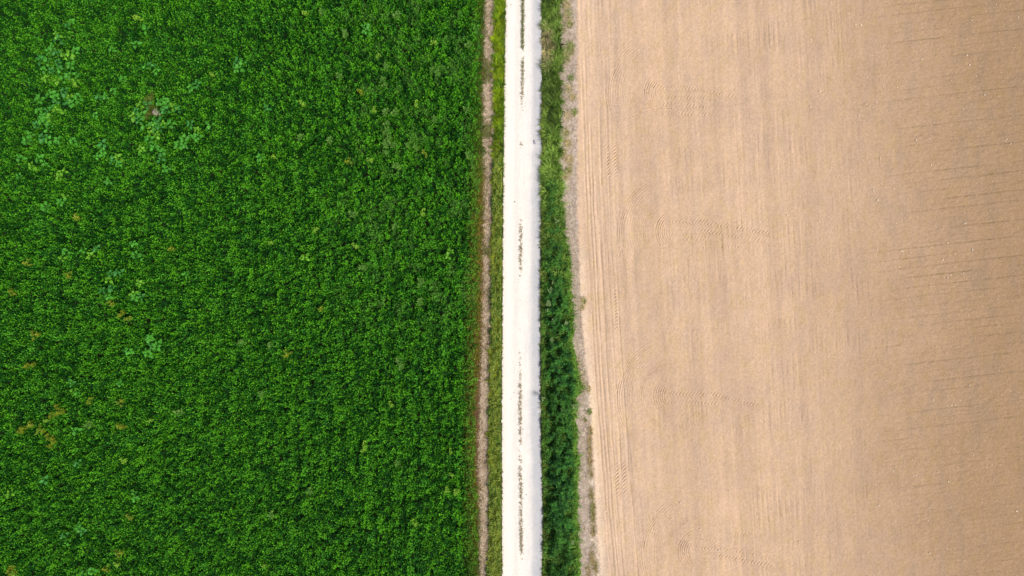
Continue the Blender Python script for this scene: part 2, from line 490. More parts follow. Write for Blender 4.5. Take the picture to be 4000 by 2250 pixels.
def blades(pos, az, lean, length, width, col, droop=0.6):
    """grass blades: 2 quads each, bending over"""
    n = len(pos)
    dirv = np.stack([np.cos(az), np.sin(az), np.zeros(n)], -1)
    side = np.stack([-np.sin(az), np.cos(az), np.zeros(n)], -1) * (width[:, None] * .5)
    zz = np.array([0, 0, 1.0])
    p0 = pos
    d1 = dirv * np.sin(lean)[:, None] + zz * np.cos(lean)[:, None]
    l2 = np.clip(lean + droop, 0, 1.9)
    d2 = dirv * np.sin(l2)[:, None] + zz * np.cos(l2)[:, None]
    p1 = p0 + d1 * (length * .5)[:, None]
    p2 = p1 + d2 * (length * .5)[:, None]
    v = np.stack([p0 - side * .7, p0 + side * .7, p1 + side, p1 - side, p2 + side * .25, p2 - side * .25], 1).reshape(-1, 3)
    base = (np.arange(n) * 6)[:, None]
    q = np.concatenate([base + np.array([0, 1, 2, 3]), base + np.array([3, 2, 4, 5])], 0)
    return v, q, np.repeat(col, 6, 0)


def stack(parts):
    vs, qs, cs = [], [], []
    off = 0
    for v, q, c in parts:
        vs.append(v); qs.append(q + off); cs.append(c); off += len(v)
    return np.concatenate(vs), np.concatenate(qs), np.concatenate(cs)


def lerp(a, b, t):
    t = np.asarray(t)[:, None]
    return np.asarray(a) * (1 - t) + np.asarray(b) * t


def R(a, b, n):
    return RNG.uniform(a, b, n)


# colours of foliage (reflectance)
G_DARK = np.array([0.003, 0.030, 0.002]); G_MID = np.array([0.010, 0.094, 0.003]); G_BRIGHT = np.array([0.098, 0.345, 0.010])
G_BLUE = np.array([0.018, 0.125, 0.035]); G_OLIVE = np.array([0.12, 0.155, 0.022]); G_YEL = np.array([0.25, 0.30, 0.02])

STONE_U, STONE_V = 607, 438

# ---- the crop
STEP = 10.6
ga, gb = np.meshgrid(np.arange(-190, 1900, STEP), np.arange(-170, 2420, STEP))
NS = ga.size
su = ga.ravel() + R(-.62, .62, NS) * STEP; sv = gb.ravel() + R(-.62, .62, NS) * STEP
# rows: gather shoots slightly towards faint drill rows
keep = su < f_crop_edge(sv) - 4 + (fbm(su / 12, sv / 12, 200, 2) - .5) * 22
keep &= np.hypot(su - STONE_U - 0, (sv - STONE_V)) > 17 + 5 * RNG.random(NS)
keep &= ~((np.hypot((su - 585), (sv - 458) * .9) < 17) & (RNG.random(NS) < .6))
keep &= ~((np.hypot((su - 612), (sv - 382)) < 15) & (RNG.random(NS) < .75))
su, sv = su[keep], sv[keep]
NS = len(su)
hl = fbm(su / 34, sv / 34, 201, 3)
hrow = 0.5 + 0.5 * np.sin(su / 58 * 2 * np.pi + 3 * vnoise(su / 400, sv / 500, 202))
H = 0.50 + 0.30 * smooth(0.28, 0.72, hl) + 0.09 * hrow + R(-.15, .20, NS)
H *= 1 - 0.35 * np.exp(-((np.hypot(su - 600, sv - 415)) / 40) ** 2)
H *= 1 - 0.3 * smooth(-26, -4, su - f_crop_edge(sv))
ct = fbm(su / 22, sv / 22, 203, 3)
cy = fbm(su / 120, sv / 120, 204, 3)
edge = smooth(-60, -6, su - f_crop_edge(sv) + (ct - .5) * 40)
NL = 18
S = np.repeat(np.arange(NS), NL)
n = NS * NL
tlev = (np.tile(np.arange(NL), NS) + RNG.random(n)) / NL
azl = RNG.random(n) * 2 * np.pi
lean_az = RNG.random(NS) * 6.283; lean_m = R(0, .12, NS)
hz = H[S] * (0.12 + 0.88 * tlev)
rad = R(.02, .085, n) * (1.25 - .65 * tlev)
bx = X(su)[S] + np.cos(azl) * rad + np.cos(lean_az)[S] * lean_m[S] * tlev
by = Y(sv)[S] + np.sin(azl) * rad + np.sin(lean_az)[S] * lean_m[S] * tlev
pos = np.stack([bx, by, hz], -1)
ln = R(.075, .155, n) * (1.25 - .45 * tlev)
pt = R(-.45, .75, n) + .25 * tlev
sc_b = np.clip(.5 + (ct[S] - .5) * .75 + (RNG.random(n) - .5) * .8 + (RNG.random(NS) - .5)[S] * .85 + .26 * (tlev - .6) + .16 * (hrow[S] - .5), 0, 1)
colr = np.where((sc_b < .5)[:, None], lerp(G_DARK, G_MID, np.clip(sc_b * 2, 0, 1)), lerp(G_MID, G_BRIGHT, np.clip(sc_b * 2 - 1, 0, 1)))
tb = smooth(.5, .75, fbm(su / 30, sv / 30, 205, 3))[S] * .45
colr = colr * (1 - tb[:, None]) + (colr * np.array([.8, .97, 2.6])) * tb[:, None]
te = (edge * smooth(250, 700, sv + 300 * (ct - .5)) * .75)[S] * smooth(.2, .6, RNG.random(n))
colr = lerp(colr[:0], colr[:0], []) if False else colr * (1 - te[:, None]) + G_OLIVE * te[:, None]
# light green sprinkling in the right half of the crop near the top
tp = (smooth(.52, .75, fbm(su / 26, sv / 40, 206, 3)) * smooth(1250, 1450, su) * (1 - smooth(1150, 1350, sv)))[S] * .5
colr = colr * (1 - tp[:, None]) + np.array([.10, .25, .035]) * tp[:, None]
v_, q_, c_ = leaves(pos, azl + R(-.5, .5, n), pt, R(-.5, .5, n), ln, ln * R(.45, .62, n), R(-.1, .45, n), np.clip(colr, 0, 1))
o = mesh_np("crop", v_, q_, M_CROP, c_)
set_props(o, "dense dark green leafy crop covering the left field", "crop", kind="stuff")

# ---- grass fringe along the crop and in the hollow by the stone
def fringe(name, n, uf, vf, hgt, wid, cols, label, cat, mat=M_GRASS, lean=(.1, .7), droop=.6, clump=0, z0=None, az_bias=None):
    uu, vv = uf, vf
    x = X(uu); y = Y(vv)
    z = height_at(x, y) if z0 is None else np.full(len(x), z0)
    az = RNG.random(len(x)) * 6.283
    if clump:
        kx, ky = np.floor(uu / clump), np.floor(vv / clump)
        az = _hash(kx, ky, 301) * 6.283 + RNG.normal(0, .75, len(x))
        t_ = (_hash(kx, ky, 302) - .45)[:, None]
        cols = np.clip(cols * (1 + 1.1 * t_), 0, 1)
        hgt = hgt * (.75 + .5 * _hash(kx, ky, 303))
    if az_bias is not None:
        az = az_bias[0] + RNG.normal(0, az_bias[1], len(x))
    pos = np.stack([x, y, z - .01], -1)
    return blades(pos, az, R(lean[0], lean[1], len(x)), hgt, wid, cols, droop)


parts = []
n = 16000
vv = R(-150, 2400, n)
uu = f_crop_edge(vv) + RNG.normal(-14, 15, n)
uu = np.minimum(uu, f_path_l(vv) + 3)
kk = RNG.random(n) > .85 * smooth(1420, 1520, vv) * (1 - smooth(1850, 1980, vv)) * smooth(-16, -8, uu - f_crop_edge(vv))
uu, vv = uu[kk], vv[kk]; n = len(uu)
cf = fbm(uu / 16, vv / 30, 210, 3) + (RNG.random(n) - .5) * .4
mm = smooth(500, 900, vv) * (1 - smooth(1900, 2200, vv))
cl = lerp(np.array([.03, .12, .008]), np.array([.24, .23, .02]), np.clip(cf * (0.5 + .8 * mm), 0, 1))
br = (RNG.random(n) < .34 * mm + .04)
cl[br] = np.array([.30, .18, .05]) * R(.6, 1.2, br.sum())[:, None]
parts.append(fringe("", n, uu, vv, R(.3, .62, n), R(.012, .028, n), cl, "", ""))
n = 2600
an = RNG.random(n) * 6.283; rr = R(16, 50, n) * np.sqrt(RNG.random(n))
uu = 596 + np.cos(an) * rr * .75; vv = 425 + np.sin(an) * rr * 1.2
k2 = np.hypot(uu - STONE_U, vv - STONE_V) > 19
uu, vv = uu[k2], vv[k2]; n = len(uu)
parts.append(fringe("", n, uu, vv, R(.25, .6, n), R(.012, .026, n), lerp(np.array([.07, .14, .015]), np.array([.22, .25, .05]), RNG.random(n)), "", "", z0=0.0))
v_, q_, c_ = stack(parts)
o = mesh_np("field_edge_grass", v_, q_, M_GRASS, c_)
set_props(o, "olive and yellow-green grass fringing the edge of the crop", "grass", kind="stuff")

# ---- dead straw lying on the path
n = 22000
vv = R(-150, 2400, n)
tq = RNG.random(n)
uu = f_path_l(vv) * (1 - tq) + f_path_r(vv) * tq + RNG.normal(0, 4, n)
cl = lerp(np.array([.34, .25, .165]), np.array([.68, .565, .42]), RNG.random(n))
dk = RNG.random(n) < .10 + .5 * smooth(.5, .7, fbm(uu / 14, vv / 26, 216, 3)); cl[dk] = np.array([.20, .13, .07])
brk = smooth(.62, .75, fbm(uu / 30, vv / 60, 215, 3))
p1 = fringe("", n, uu, vv, R(.12, .34, n), R(.009, .02, n), cl, "", "", lean=(1.1, 1.5), droop=.1)
n = 2200                                     # green tufts breaking across the path
cen = [(262, 22), (300, 20), (508, 18), (520, 14), (985, 10)]
pick = RNG.integers(0, len(cen), n)
ca_ = np.array(cen, float)[pick]
vv = ca_[:, 0] + RNG.normal(0, 1, n) * ca_[:, 1] * .8; uu = f_path_l(vv) + RNG.random(n) * 30 + 4
cl = lerp(np.array([.09, .15, .03]), np.array([.34, .28, .13]), RNG.random(n))
p2 = fringe("", n, uu, vv, R(.12, .34, n), R(.01, .02, n), cl, "", "")
v_, q_, c_ = stack([p1, p2])
o = mesh_np("dead_grass", v_, q_, M_STRAW, c_)
set_props(o, "pale dead grass lying on the narrow bare path beside the crop", "dead grass", kind="stuff")

# ---- left verge
parts = []
n = 30000
vv = R(-150, 2400, n); tq = RNG.random(n)
le = f_path_r(vv) + 2 + (fbm(vv / 26, vv * 0, 220, 3) - .5) * 26; re = f_road_l(vv) - 1
uu = le + (re - le) * tq
cf = .5 + (fbm(uu / 12, vv / 22, 221, 3) - .5) * 1.5 + (RNG.random(n) - .5) * .5
topy = 1 - smooth(450, 760, vv)
ylw = lerp(np.array([.06, .17, .008]), np.array([.30, .38, .012]), np.clip(cf * 1.1, 0, 1))
grn = lerp(np.array([.028, .10, .010]), np.array([.33, .37, .035]), np.clip(cf, 0, 1))
ysh = smooth(.52, .62, fbm(vv / 110, vv * 0, 222, 2)) * .6
cl = grn * (1 - topy[:, None]) + ylw * topy[:, None]
cl = cl * (1 - (ysh * (1 - topy) * .5)[:, None]) + np.array([.30, .30, .03]) * (ysh * (1 - topy) * .5)[:, None]
pch = (smooth(.5, .62, fbm(uu / 26, vv / 34, 223, 3)) * (1 - topy * .5) * .8)[:, None]; cl = cl * (1 - pch) + cl * np.array([.25, .5, .6]) * pch
dkr = smooth(.72, .95, tq) * .6; cl = cl * (1 - dkr[:, None]) + np.array([.04, .11, .015]) * dkr[:, None]
parts.append(fringe("", n, uu, vv, R(.14, .36, n) * (1 + .25 * topy) * (.6 + .4 * np.clip((1 - tq) * 5, 0, 1)), R(.014, .032, n), cl, "", "", lean=(.15, .8), clump=9))
n = 16000
vv = R(600, 2400, n); tq = RNG.random(n)
uu = f_path_r(vv) + 4 + (f_road_l(vv) - f_path_r(vv) - 8) * tq
cf = fbm(uu / 10, vv / 18, 224, 3) + (RNG.random(n) - .5) * .4
cl = lerp(np.array([.03, .11, .012]), np.array([.32, .38, .06]), np.clip(cf + .08, 0, 1))
x = X(uu); y = Y(vv)
hp = smooth(.35, .65, fbm(uu / 14, vv / 18, 225, 3))
pos = np.stack([x, y, height_at(x, y) + R(.05, .28, n) * (.5 + 1.3 * hp)], -1)
ln = R(.05, .11, n)
parts.append(leaves(pos, R(0, 6.283, n), R(-.3, .8, n), R(-.5, .5, n), ln, ln * R(.4, .6, n), R(0, .4, n), cl))
v_, q_, c_ = stack(parts)
o = mesh_np("verge_grass", v_, q_, M_GRASS, c_)
set_props(o, "yellow-green grass verge between the narrow dry path and the road", "grass verge", kind="stuff")

# ---- right verge: grass above, leafy growth below
parts = []
def in_verge(n, v0=-150, v1=2400, pad=2.0, seed=230):
    vv = R(v0, v1, n); tq = RNG.random(n)
    le = f_road_r(vv) + pad + 1.5
    re = f_verge_r(vv) + (fbm(vv / 14, vv * 0, seed, 2) - .5) * 16 - 3
    return le + (re - le) * tq, vv, tq

n = 42000
uu, vv, tq = in_verge(n)
mh = fbm(uu / 26, vv / 26, 231, 3)
cf = np.clip(fbm(uu / 20, vv / 22, 232, 3) * 1.1 + (RNG.random(n) - .5) * .5, 0, 1)
cl = lerp(np.array([.016, .070, .008]), np.array([.27, .41, .065]), np.clip((cf - .1) * 1.15, 0, 1))
# straw coloured tongue on the road side near the top
tst = smooth(90, 140, vv) * (1 - smooth(225, 290, vv)) * (1 - smooth(.5, .72, tq + (cf - .5) * .4)) * smooth(.1, .35, RNG.random(n))
cl = cl * (1 - tst[:, None]) + lerp(np.array([.30, .27, .10]), np.array([.62, .50, .27]), RNG.random(n)) * tst[:, None]
# yellowish along the road
ty = (1 - smooth(.05, .28, tq)) * .75 * smooth(330, 420, vv)
cl = cl * (1 - ty[:, None]) + lerp(np.array([.13, .17, .02]), np.array([.36, .38, .07]), RNG.random(n)) * ty[:, None]
cl = cl * (1 - .3 * (1 - smooth(300, 600, vv)) * (1 - tst))[:, None]
tdk = smooth(1050, 1300, vv) * .45
cl = cl * (1 - tdk[:, None] * np.array([.9, .75, .8]))
tr = smooth(.86, .97, tq) * smooth(950, 1100, vv) * .7
cl = cl * (1 - tr[:, None]) + np.array([.13, .30, .03]) * tr[:, None]
hh = (.25 + .45 * mh) * (.8 + .2 * smooth(100, 500, vv)) * R(.6, 1.25, n) * (0.4 + .6 * np.clip(tq * 4, 0, 1))
keepg = RNG.random(n) < 1 - .55 * smooth(1150, 1400, vv)
parts.append(fringe("", keepg.sum(), uu[keepg], vv[keepg], hh[keepg] * 1.15, R(.018, .046, n)[keepg], cl[keepg], "", "", lean=(.2, 1.0), droop=.7, clump=13))
# leafy herbs
n = 90000
uu, vv, tq = in_verge(n, 700, 2400, 4.0)
k2 = RNG.random(n) < smooth(850, 1250, vv) * .85 + .12
uu, vv, tq = uu[k2], vv[k2], tq[k2]; n = len(uu)
mh = fbm(uu / 22, vv / 22, 233, 3)
top = (.2 + .8 * smooth(.3, .7, mh)) * (0.3 + .7 * np.clip(np.minimum(tq * .7, 1 - tq) * 4, 0, 1))
lev = np.sqrt(RNG.random(n))
cf = np.clip(.45 + (fbm(uu / 12, vv / 12, 234, 3) - .5) * 1.7 + (RNG.random(n) - .5) * .5, 0, 1)
cl = lerp(np.array([.006, .042, .008]), np.array([.085, .25, .030]), cf)
tb = smooth(.4, .65, fbm(uu / 60, vv / 90, 235, 3))
cl = cl * (1 - tb[:, None] * .5) + cl * np.array([.7, 1, 1.3]) * tb[:, None] * .5
rim_ = np.clip(smooth(.84, .97, tq + (mh - .5) * .15) * .85 + (1 - smooth(.02, .2, tq)) * .55, 0, 1)
cl = cl * (1 - rim_[:, None]) + lerp(np.array([.07, .20, .02]), np.array([.24, .38, .05]), RNG.random(n)) * rim_[:, None]
x = X(uu); y = Y(vv)
pos = np.stack([x, y, height_at(x, y) + top * lev], -1)
ln = R(.07, .14, n)
parts.append(leaves(pos, R(0, 6.283, n), R(-.35, .8, n), R(-.5, .5, n), ln, ln * R(.4, .62, n), R(-.1, .4, n), cl))
v_, q_, c_ = stack(parts)
o = mesh_np("verge_undergrowth", v_, q_, M_GRASS, c_)
set_props(o, "tall green grass and leafy undergrowth verge right of the road", "verge", kind="stuff")

# ---- low weeds down the middle of the road
def strip_u(v):
    return np.interp(v, [-200, 0, 350, 620, 800, 1000, 1400, 1800, 2250, 2400], [2044, 2042, 2041, 2038, 2035, 2034, 2032, 2033, 2038, 2038])
n = 26000
vv = R(-150, 2400, n)
dens = np.interp(vv, [-150, 0, 185, 200, 215, 245, 330, 345, 380, 400, 430, 445, 460, 560, 575, 610, 620, 800, 805, 860, 890, 1000, 1080, 1130, 1180, 1360, 1400, 1500, 1620, 1700, 1760, 1850, 1940, 2150, 2165, 2190, 2225, 2400],
                 [1.5, 1.5, 1.2, .5, .25, .9, .9, .8, .9, .35, .6, .2, .05, .5, .1, .25, 0, 0, .35, .3, .75, .8, .35, .1, .22, .12, .4, .75, .85, .6, .4, .7, .85, .95, .4, .25, .1, .1])
dn = fbm(vv / 5, vv * 0, 240, 3)
wv = np.interp(vv, [0, 200, 700, 1500, 2250], [4.2, 3.6, 4.0, 4.4, 4.0])
uu = strip_u(vv) + RNG.normal(0, 1, n) * wv * (.45 + .55 * dn)
patch = fbm(uu / 4, vv / 4, 241, 3)
k2 = (patch > .92 - dens * .56) & (RNG.random(n) < .5) & (np.abs(uu - strip_u(vv)) < 9)
uu, vv = uu[k2], vv[k2]; n = len(uu)
topg = 1 - smooth(150, 420, vv)
cl = lerp(np.array([.28, .235, .14]), np.array([.50, .43, .29]), RNG.random(n))
cl = cl * (1 - topg[:, None] * .8) + np.array([.15, .18, .05]) * topg[:, None] * .8
bl = fringe("", n, uu, vv, R(.05, .16, n), R(.012, .028, n), cl, "", "", lean=(.2, 1.2), droop=.4)
o = mesh_np("track_weeds", bl[0], bl[1], M_GRASS, bl[2])
set_props(o, "broken line of low olive weeds down the middle of the road", "weeds", kind="stuff")

# ---- dry growth on the grey strip
parts = []
n = 26000
vv = R(-150, 2400, n); tq = RNG.random(n)
le = f_verge_r(vv) - 4; re = f_field_l(vv)
uu = le + (re - le) * tq
cl = lerp(np.array([.30, .23, .17]), np.array([.62, .52, .40]), RNG.random(n))
parts.append(fringe("", n, uu, vv, R(.10, .3, n), R(.008, .018, n), cl, "", "", lean=(1.0, 1.5), droop=.1))
# tufts: (u, v, radius, number, green share)
tl = [(2215, 20, 12, 260, .2), (2220, 60, 16, 260, .5), (2200, 110, 14, 200, .6), (2226, 95, 8, 200, .55), (2228, 185, 12, 420, .75), (2205, 205, 15, 420, .8), (2212, 232, 12, 260, .6), (2232, 200, 6, 160, .3),
      (2230, 305, 7, 160, .8), (2222, 350, 10, 200, .3), (2236, 380, 7, 160, .2), (2244, 440, 8, 200, .7), (2215, 455, 12, 140, .2), (2210, 520, 10, 240, .4), (2218, 560, 9, 260, .15), (2200, 608, 6, 90, .1),
      (2225, 625, 10, 300, .1), (2222, 665, 10, 240, .5), (2210, 690, 8, 180, .3), (2208, 595, 5, 70, .2), (2280, 1175, 6, 160, .45), (2274, 1200, 5, 100, .2), (2300, 1520, 6, 90, .3), (2303, 1608, 5, 120, .85), (2285, 1640, 4, 60, .4),
      (2252, 1420, 12, 300, .5), (2262, 1470, 12, 300, .4), (2268, 1510, 14, 320, .55), (2305, 1680, 5, 100, .2), (2303, 1720, 5, 110, .15), (2305, 1760, 5, 120, .2), (2306, 1800, 5, 110, .2), (2308, 1850, 5, 90, .2),
      (2311, 1930, 6, 140, .3), (2315, 1985, 6, 180, .45), (2316, 2015, 6, 150, .45), (2318, 2070, 7, 120, .3), (2312, 2180, 8, 150, .25), (2326, 2215, 7, 130, .3), (2298, 2230, 8, 90, .2)]
for (cu, cv, rr_, nn, gsh) in tl:
    stretch = 2.6 if cv > 1650 else 1.0
    nn = int(nn * (1.5 if cv > 1650 else 1))
    uu = cu + RNG.normal(0, rr_ * (.3 if cv > 1650 else .55), nn); vv = cv + RNG.normal(0, rr_ * .8 * stretch, nn)
    g = RNG.random(nn) < gsh
    dry = lerp(np.array([.40, .28, .12]), np.array([.72, .60, .36]), RNG.random(nn)) if cv < 1600 else lerp(np.array([.28, .17, .06]), np.array([.55, .42, .22]), RNG.random(nn))
    grn = lerp(np.array([.07, .16, .03]), np.array([.30, .36, .09]), RNG.random(nn))
    cl = np.where(g[:, None], grn, dry)
    parts.append(fringe("", nn, uu, vv, R(.10, .34, nn), R(.010, .022, nn), cl, "", "", lean=(.3, 1.2), droop=.5))
v_, q_, c_ = stack(parts)
o = mesh_np("dry_tufts", v_, q_, M_STRAW, c_)
set_props(o, "withered grass tufts and straw on the greyish strip by the bare field", "dry grass", kind="stuff")

# ------------------------------------------------------------------ individual weeds
def heart_leaf(base, az, pitch, roll, L, W, col, droop=.35, nseg=5):
    """toothed heart-shaped leaf, folded along the midrib, as triangles/quads"""
    ts = np.array([0.0, .12, .32, .55, .8, 1.0])
    ws = np.array([.25, .82, 1.0, .78, .38, .0]) * W * .5
    ca, sa = math.cos(az), math.sin(az)
    side0 = np.array([-sa, ca, 0.0])
    V_, Q_ = [], []
    p = np.array(base, float); pit = pitch
    prev = 0
    for i, t in enumerate(ts):
        st = (t - prev) * L; prev = t
        f = np.array([ca * math.cos(pit), sa * math.cos(pit), math.sin(pit)])
        p = p + f * st
        up = np.cross(f, side0)
        s_ = side0 * math.cos(roll) + up * math.sin(roll); u_ = up * math.cos(roll) - side0 * math.sin(roll)
        wv_ = 0.10 * W * (1 if i % 2 else -1) * (0 if i in (0, 5) else 1)
        V_ += [p + s_ * (ws[i] + wv_ * .3) + u_ * (ws[i] * .28), p, p - s_ * (ws[i] + wv_ * .3) + u_ * (ws[i] * .28)]
        pit -= droop / 5
    for i in range(5):
        a = i * 3
        Q_ += [[a, a + 3, a + 4, a + 1], [a + 1, a + 4, a + 5, a + 2]]
    c = np.tile(col, (18, 1)); c[1::3] = c[1::3] * 1.25
    return np.array(V_), np.array(Q_), c


def tube(p0, p1, r0, r1, col, ns=6):
    p0 = np.array(p0, float); p1 = np.array(p1, float)
    d_ = p1 - p0; d_ /= np.linalg.norm(d_)
    a = np.cross(d_, [0.3, .8, .1]); a /= np.linalg.norm(a); b = np.cross(d_, a)
    an = np.arange(ns) / ns * 2 * math.pi
    ring = np.cos(an)[:, None] * a + np.sin(an)[:, None] * b
    v = np.concatenate([p0 + ring * r0, p1 + ring * r1])
    q = np.array([[i, (i + 1) % ns, ns + (i + 1) % ns, ns + i] for i in range(ns)])
    return v, q, np.tile(col, (2 * ns, 1))


PR = random.Random(5)
BW = {}
for ci, cname in enumerate(("green", "bluish green", "yellowish green")):
    base = (np.array([.046, .200, .016]), np.array([.036, .170, .027]), np.array([.085, .235, .012]))[ci]
    BW[cname] = []
    for k_ in range(4):
        nl = (4, 5, 6, 7)[k_]
        lp, sp_ = [], []
        a0 = PR.random() * 6.28
        for j in range(nl):
            az = a0 + j * 2.4 + PR.uniform(-.3, .3)
            zb = .80 + .045 * j
            pl = PR.uniform(.07, .16) * (1.1 - j / nl * .5)
            tip = np.array([math.cos(az) * pl, math.sin(az) * pl, zb + .05])
            sp_.append(tube((0, 0, zb - .05), tip, .006, .005, base * 1.1, 4))
            L = PR.uniform(.22, .34) * (1.1 - .35 * j / nl)
            lp.append(heart_leaf(tip, az, PR.uniform(.05, .5), PR.uniform(-.35, .35), L, L * PR.uniform(.68, .85), base * PR.uniform(.75, 1.25), PR.uniform(.3, .8)))
        for j in range(3):
            az = a0 + 1 + j * 2.1
            lp.append(heart_leaf((0, 0, .80 + .05 * nl), az, .6, 0, .09, .06, base * 1.5, .2))
        sp_.append(tube((0, 0, 0), (0, 0, .80 + .05 * nl), .013, .008, base * .8))
        lm = stack(lp); sm = stack(sp_)
        BW[cname].append((mesh_np("leaves", *lm[:2], M_WEED, lm[2], link=False), mesh_np("stem", *sm[:2], M_STEM, sm[2], link=False)))


def z1(lst, u0, v0, f=1.932):
    return [(u0 + a / f, v0 + b / f) for a, b in lst]


patch_a = z1([(300,450),(355,460),(400,360),(380,395),(440,410),(500,430),(525,405),(570,390),(345,540),(405,540),(465,535),(520,575),(590,570),(480,595),(350,590),(570,612),(450,480),(545,500),(430,610)], 0, 0)
patch_a2 = z1([(490,690),(535,730),(555,785),(370,710),(430,745),(410,775),(300,750),(510,780),(600,735)], 0, 0)
patch_a3 = z1([(310,840),(360,830),(430,835),(370,890),(310,885),(330,920),(380,935),(285,945),(370,985),(230,1015),(325,1035),(370,1055),(205,1060),(440,1060),(480,840)], 0, 0)
patch_b = z1([(1060,790),(1110,790),(1045,845),(1075,870),(1010,875),(1205,770),(1240,760),(1270,790),(1300,805),(1250,835),(1345,830),(1150,925),(1200,915),(1240,940),(1085,950),(1140,965),(1185,985),(1215,960),(1295,940),(1050,905),(1235,800)], 0, 0)
patch_b2 = z1([(1130,1055),(1185,1020),(1070,1130),(1165,1110),(1240,1150),(1210,1200),(1250,1270),(1140,1010)], 0, 0)
patch_b3 = z1([(1380,1050),(1410,1105),(1350,1095),(1440,1030),(1490,1040),(1500,985),(1440,940),(1575,940)], 0, 0)
patch_b4 = z1([(775,1090),(785,1140),(740,1185),(885,1190),(850,1215),(900,1240)], 0, 0)
single = z1([(565,1065),(290,1200),(250,1255),(360,1240),(480,1300),(450,1335),(175,1335),(825,1370),(1790,470),(1795,525),(1100,220),(1195,545),(1110,510),(1150,500),(760,740),(805,730),(880,690),(740,875),(440,270),(560,180),(535,210),(430,295),(1020,335),(1490,640),(1455,665),(940,605),(1830,470),(150,1190),(860,380)], 0, 0)
single += z1([(500,30),(475,80),(345,110),(370,130),(515,450),(645,440),(680,480),(740,430),(475,505),(1010,390),(1035,475),(1085,490),(830,660),(850,620),(890,610),(790,745),(825,790),(855,725),(1060,690),(1010,770),(1030,795),(1075,790),(1150,1085),(1120,1110),(1145,1160),(1185,1165),(1118,1210),(965,1200),(550,1440),(930,1440),(1410,620)], 0, 750)
single += z1([(570,50),(605,65),(565,350),(1030,820),(1035,858),(600,590),(345,725),(610,1080),(620,1112),(500,1135),(650,1420),(70,830),(530,1180),(700,1400)], 0, 1500)
single += z1([(825,205),(835,235),(90,822),(40,1190)], 1000, 0) + z1([(1470,445),(1450,482),(370,495)], 1000, 750)

ORD = ["topmost", "second", "third", "fourth", "fifth", "sixth", "seventh", "eighth", "ninth", "tenth", "eleventh", "twelfth", "thirteenth", "fourteenth", "fifteenth", "sixteenth", "seventeenth", "eighteenth", "nineteenth", "twentieth", "twenty-first", "twenty-second", "twenty-third", "twenty-fourth", "twenty-fifth", "twenty-sixth"]


def ordp(i):
    return "topmost" if i == 0 else ORD[i] + " down"


def place_weed(u, v, scale, cname, label, group, tall=1.0):
    k_ = PR.randrange(4)
    zt = .98 * scale * tall
    e = bpy.data.objects.new("broad_leaved_weed", None)
    e.empty_display_size = .2
    COL.objects.link(e)
    e.location = (float(X(u, zt)), float(Y(v, zt)), 0)
    e.rotation_euler = (0, 0, PR.random() * 6.28)
    e.scale = (scale, scale, tall)
    set_props(e, label, "weed", group)
    for nm, me in zip(("leaves", "stem"), BW[cname][k_]):
        c = bpy.data.objects.new(nm, me); COL.objects.link(c); c.parent = e
    return e


for pts, where, grp in ((patch_a, "in the top left weed patch", "weeds in the upper left patch"),
                        (patch_a2, "in the patch below the top left one", "weeds in the second patch down on the left"),
                        (patch_a3, "in the lowest of the three left patches", "weeds in the third patch down on the left"),
                        (patch_b, "in the ring round the pinkish stone", "weeds around the pinkish stone"),
                        (patch_b2, "in the group straight below the stone", "weeds below the pinkish stone"),
                        (patch_b3, "in the group right of and below the stone", "weeds right of and below the pinkish stone"),
                        (patch_b4, "in the group left of and below the stone", "weeds left of and below the pinkish stone")):
    pts = sorted(pts, key=lambda p: p[1])
    for i, (u, v) in enumerate(pts):
        cn = PR.choices(("green", "bluish green", "yellowish green"), (5, 4 if "ring" in where else 2, 2))[0]
        place_weed(u, v, PR.uniform(.75, 1.05), cn, f"{cn} broad-leaved weed, {ordp(i)} {where}", grp, PR.uniform(.98, 1.1))


def cell_names(pts, cols, rows):
    """group points by column and row bands; yields (point, place phrase, index within the cell)"""
    cells = {}
    for p in pts:
        c = next(n_ for lim, n_ in cols if p[0] < lim); r = next(n_ for lim, n_ in rows if p[1] < lim)
        cells.setdefault((c, r), []).append(p)
    for (c, r), ps in cells.items():
        for i, p in enumerate(sorted(ps, key=lambda q: q[1])):
            yield p, f"{r} {c}", i, len(ps)


CROP_COLS = ((260, "in the far left of the crop"), (560, "in the left of the crop"), (1000, "left of the crop centre"), (1450, "right of the crop centre"), (9999, "near the crop's right edge"))
CROP_ROWS = ((260, "very high"), (520, "high"), (800, "above mid height"), (1150, "at mid height"), (1450, "below mid height"), (1800, "low"), (9999, "very low"))
for p, where, i, tot in cell_names(single, CROP_COLS, CROP_ROWS):
    cn = PR.choices(("green", "bluish green", "yellowish green"), (5, 2, 2))[0]
    lab = f"{cn} broad-leaved weed, " + (f"{ordp(i)}, " if tot > 1 else "the one ") + where
    place_weed(p[0], p[1], PR.uniform(.65, 1.0), cn, lab, "scattered broad-leaved weeds in the crop", 1.03)

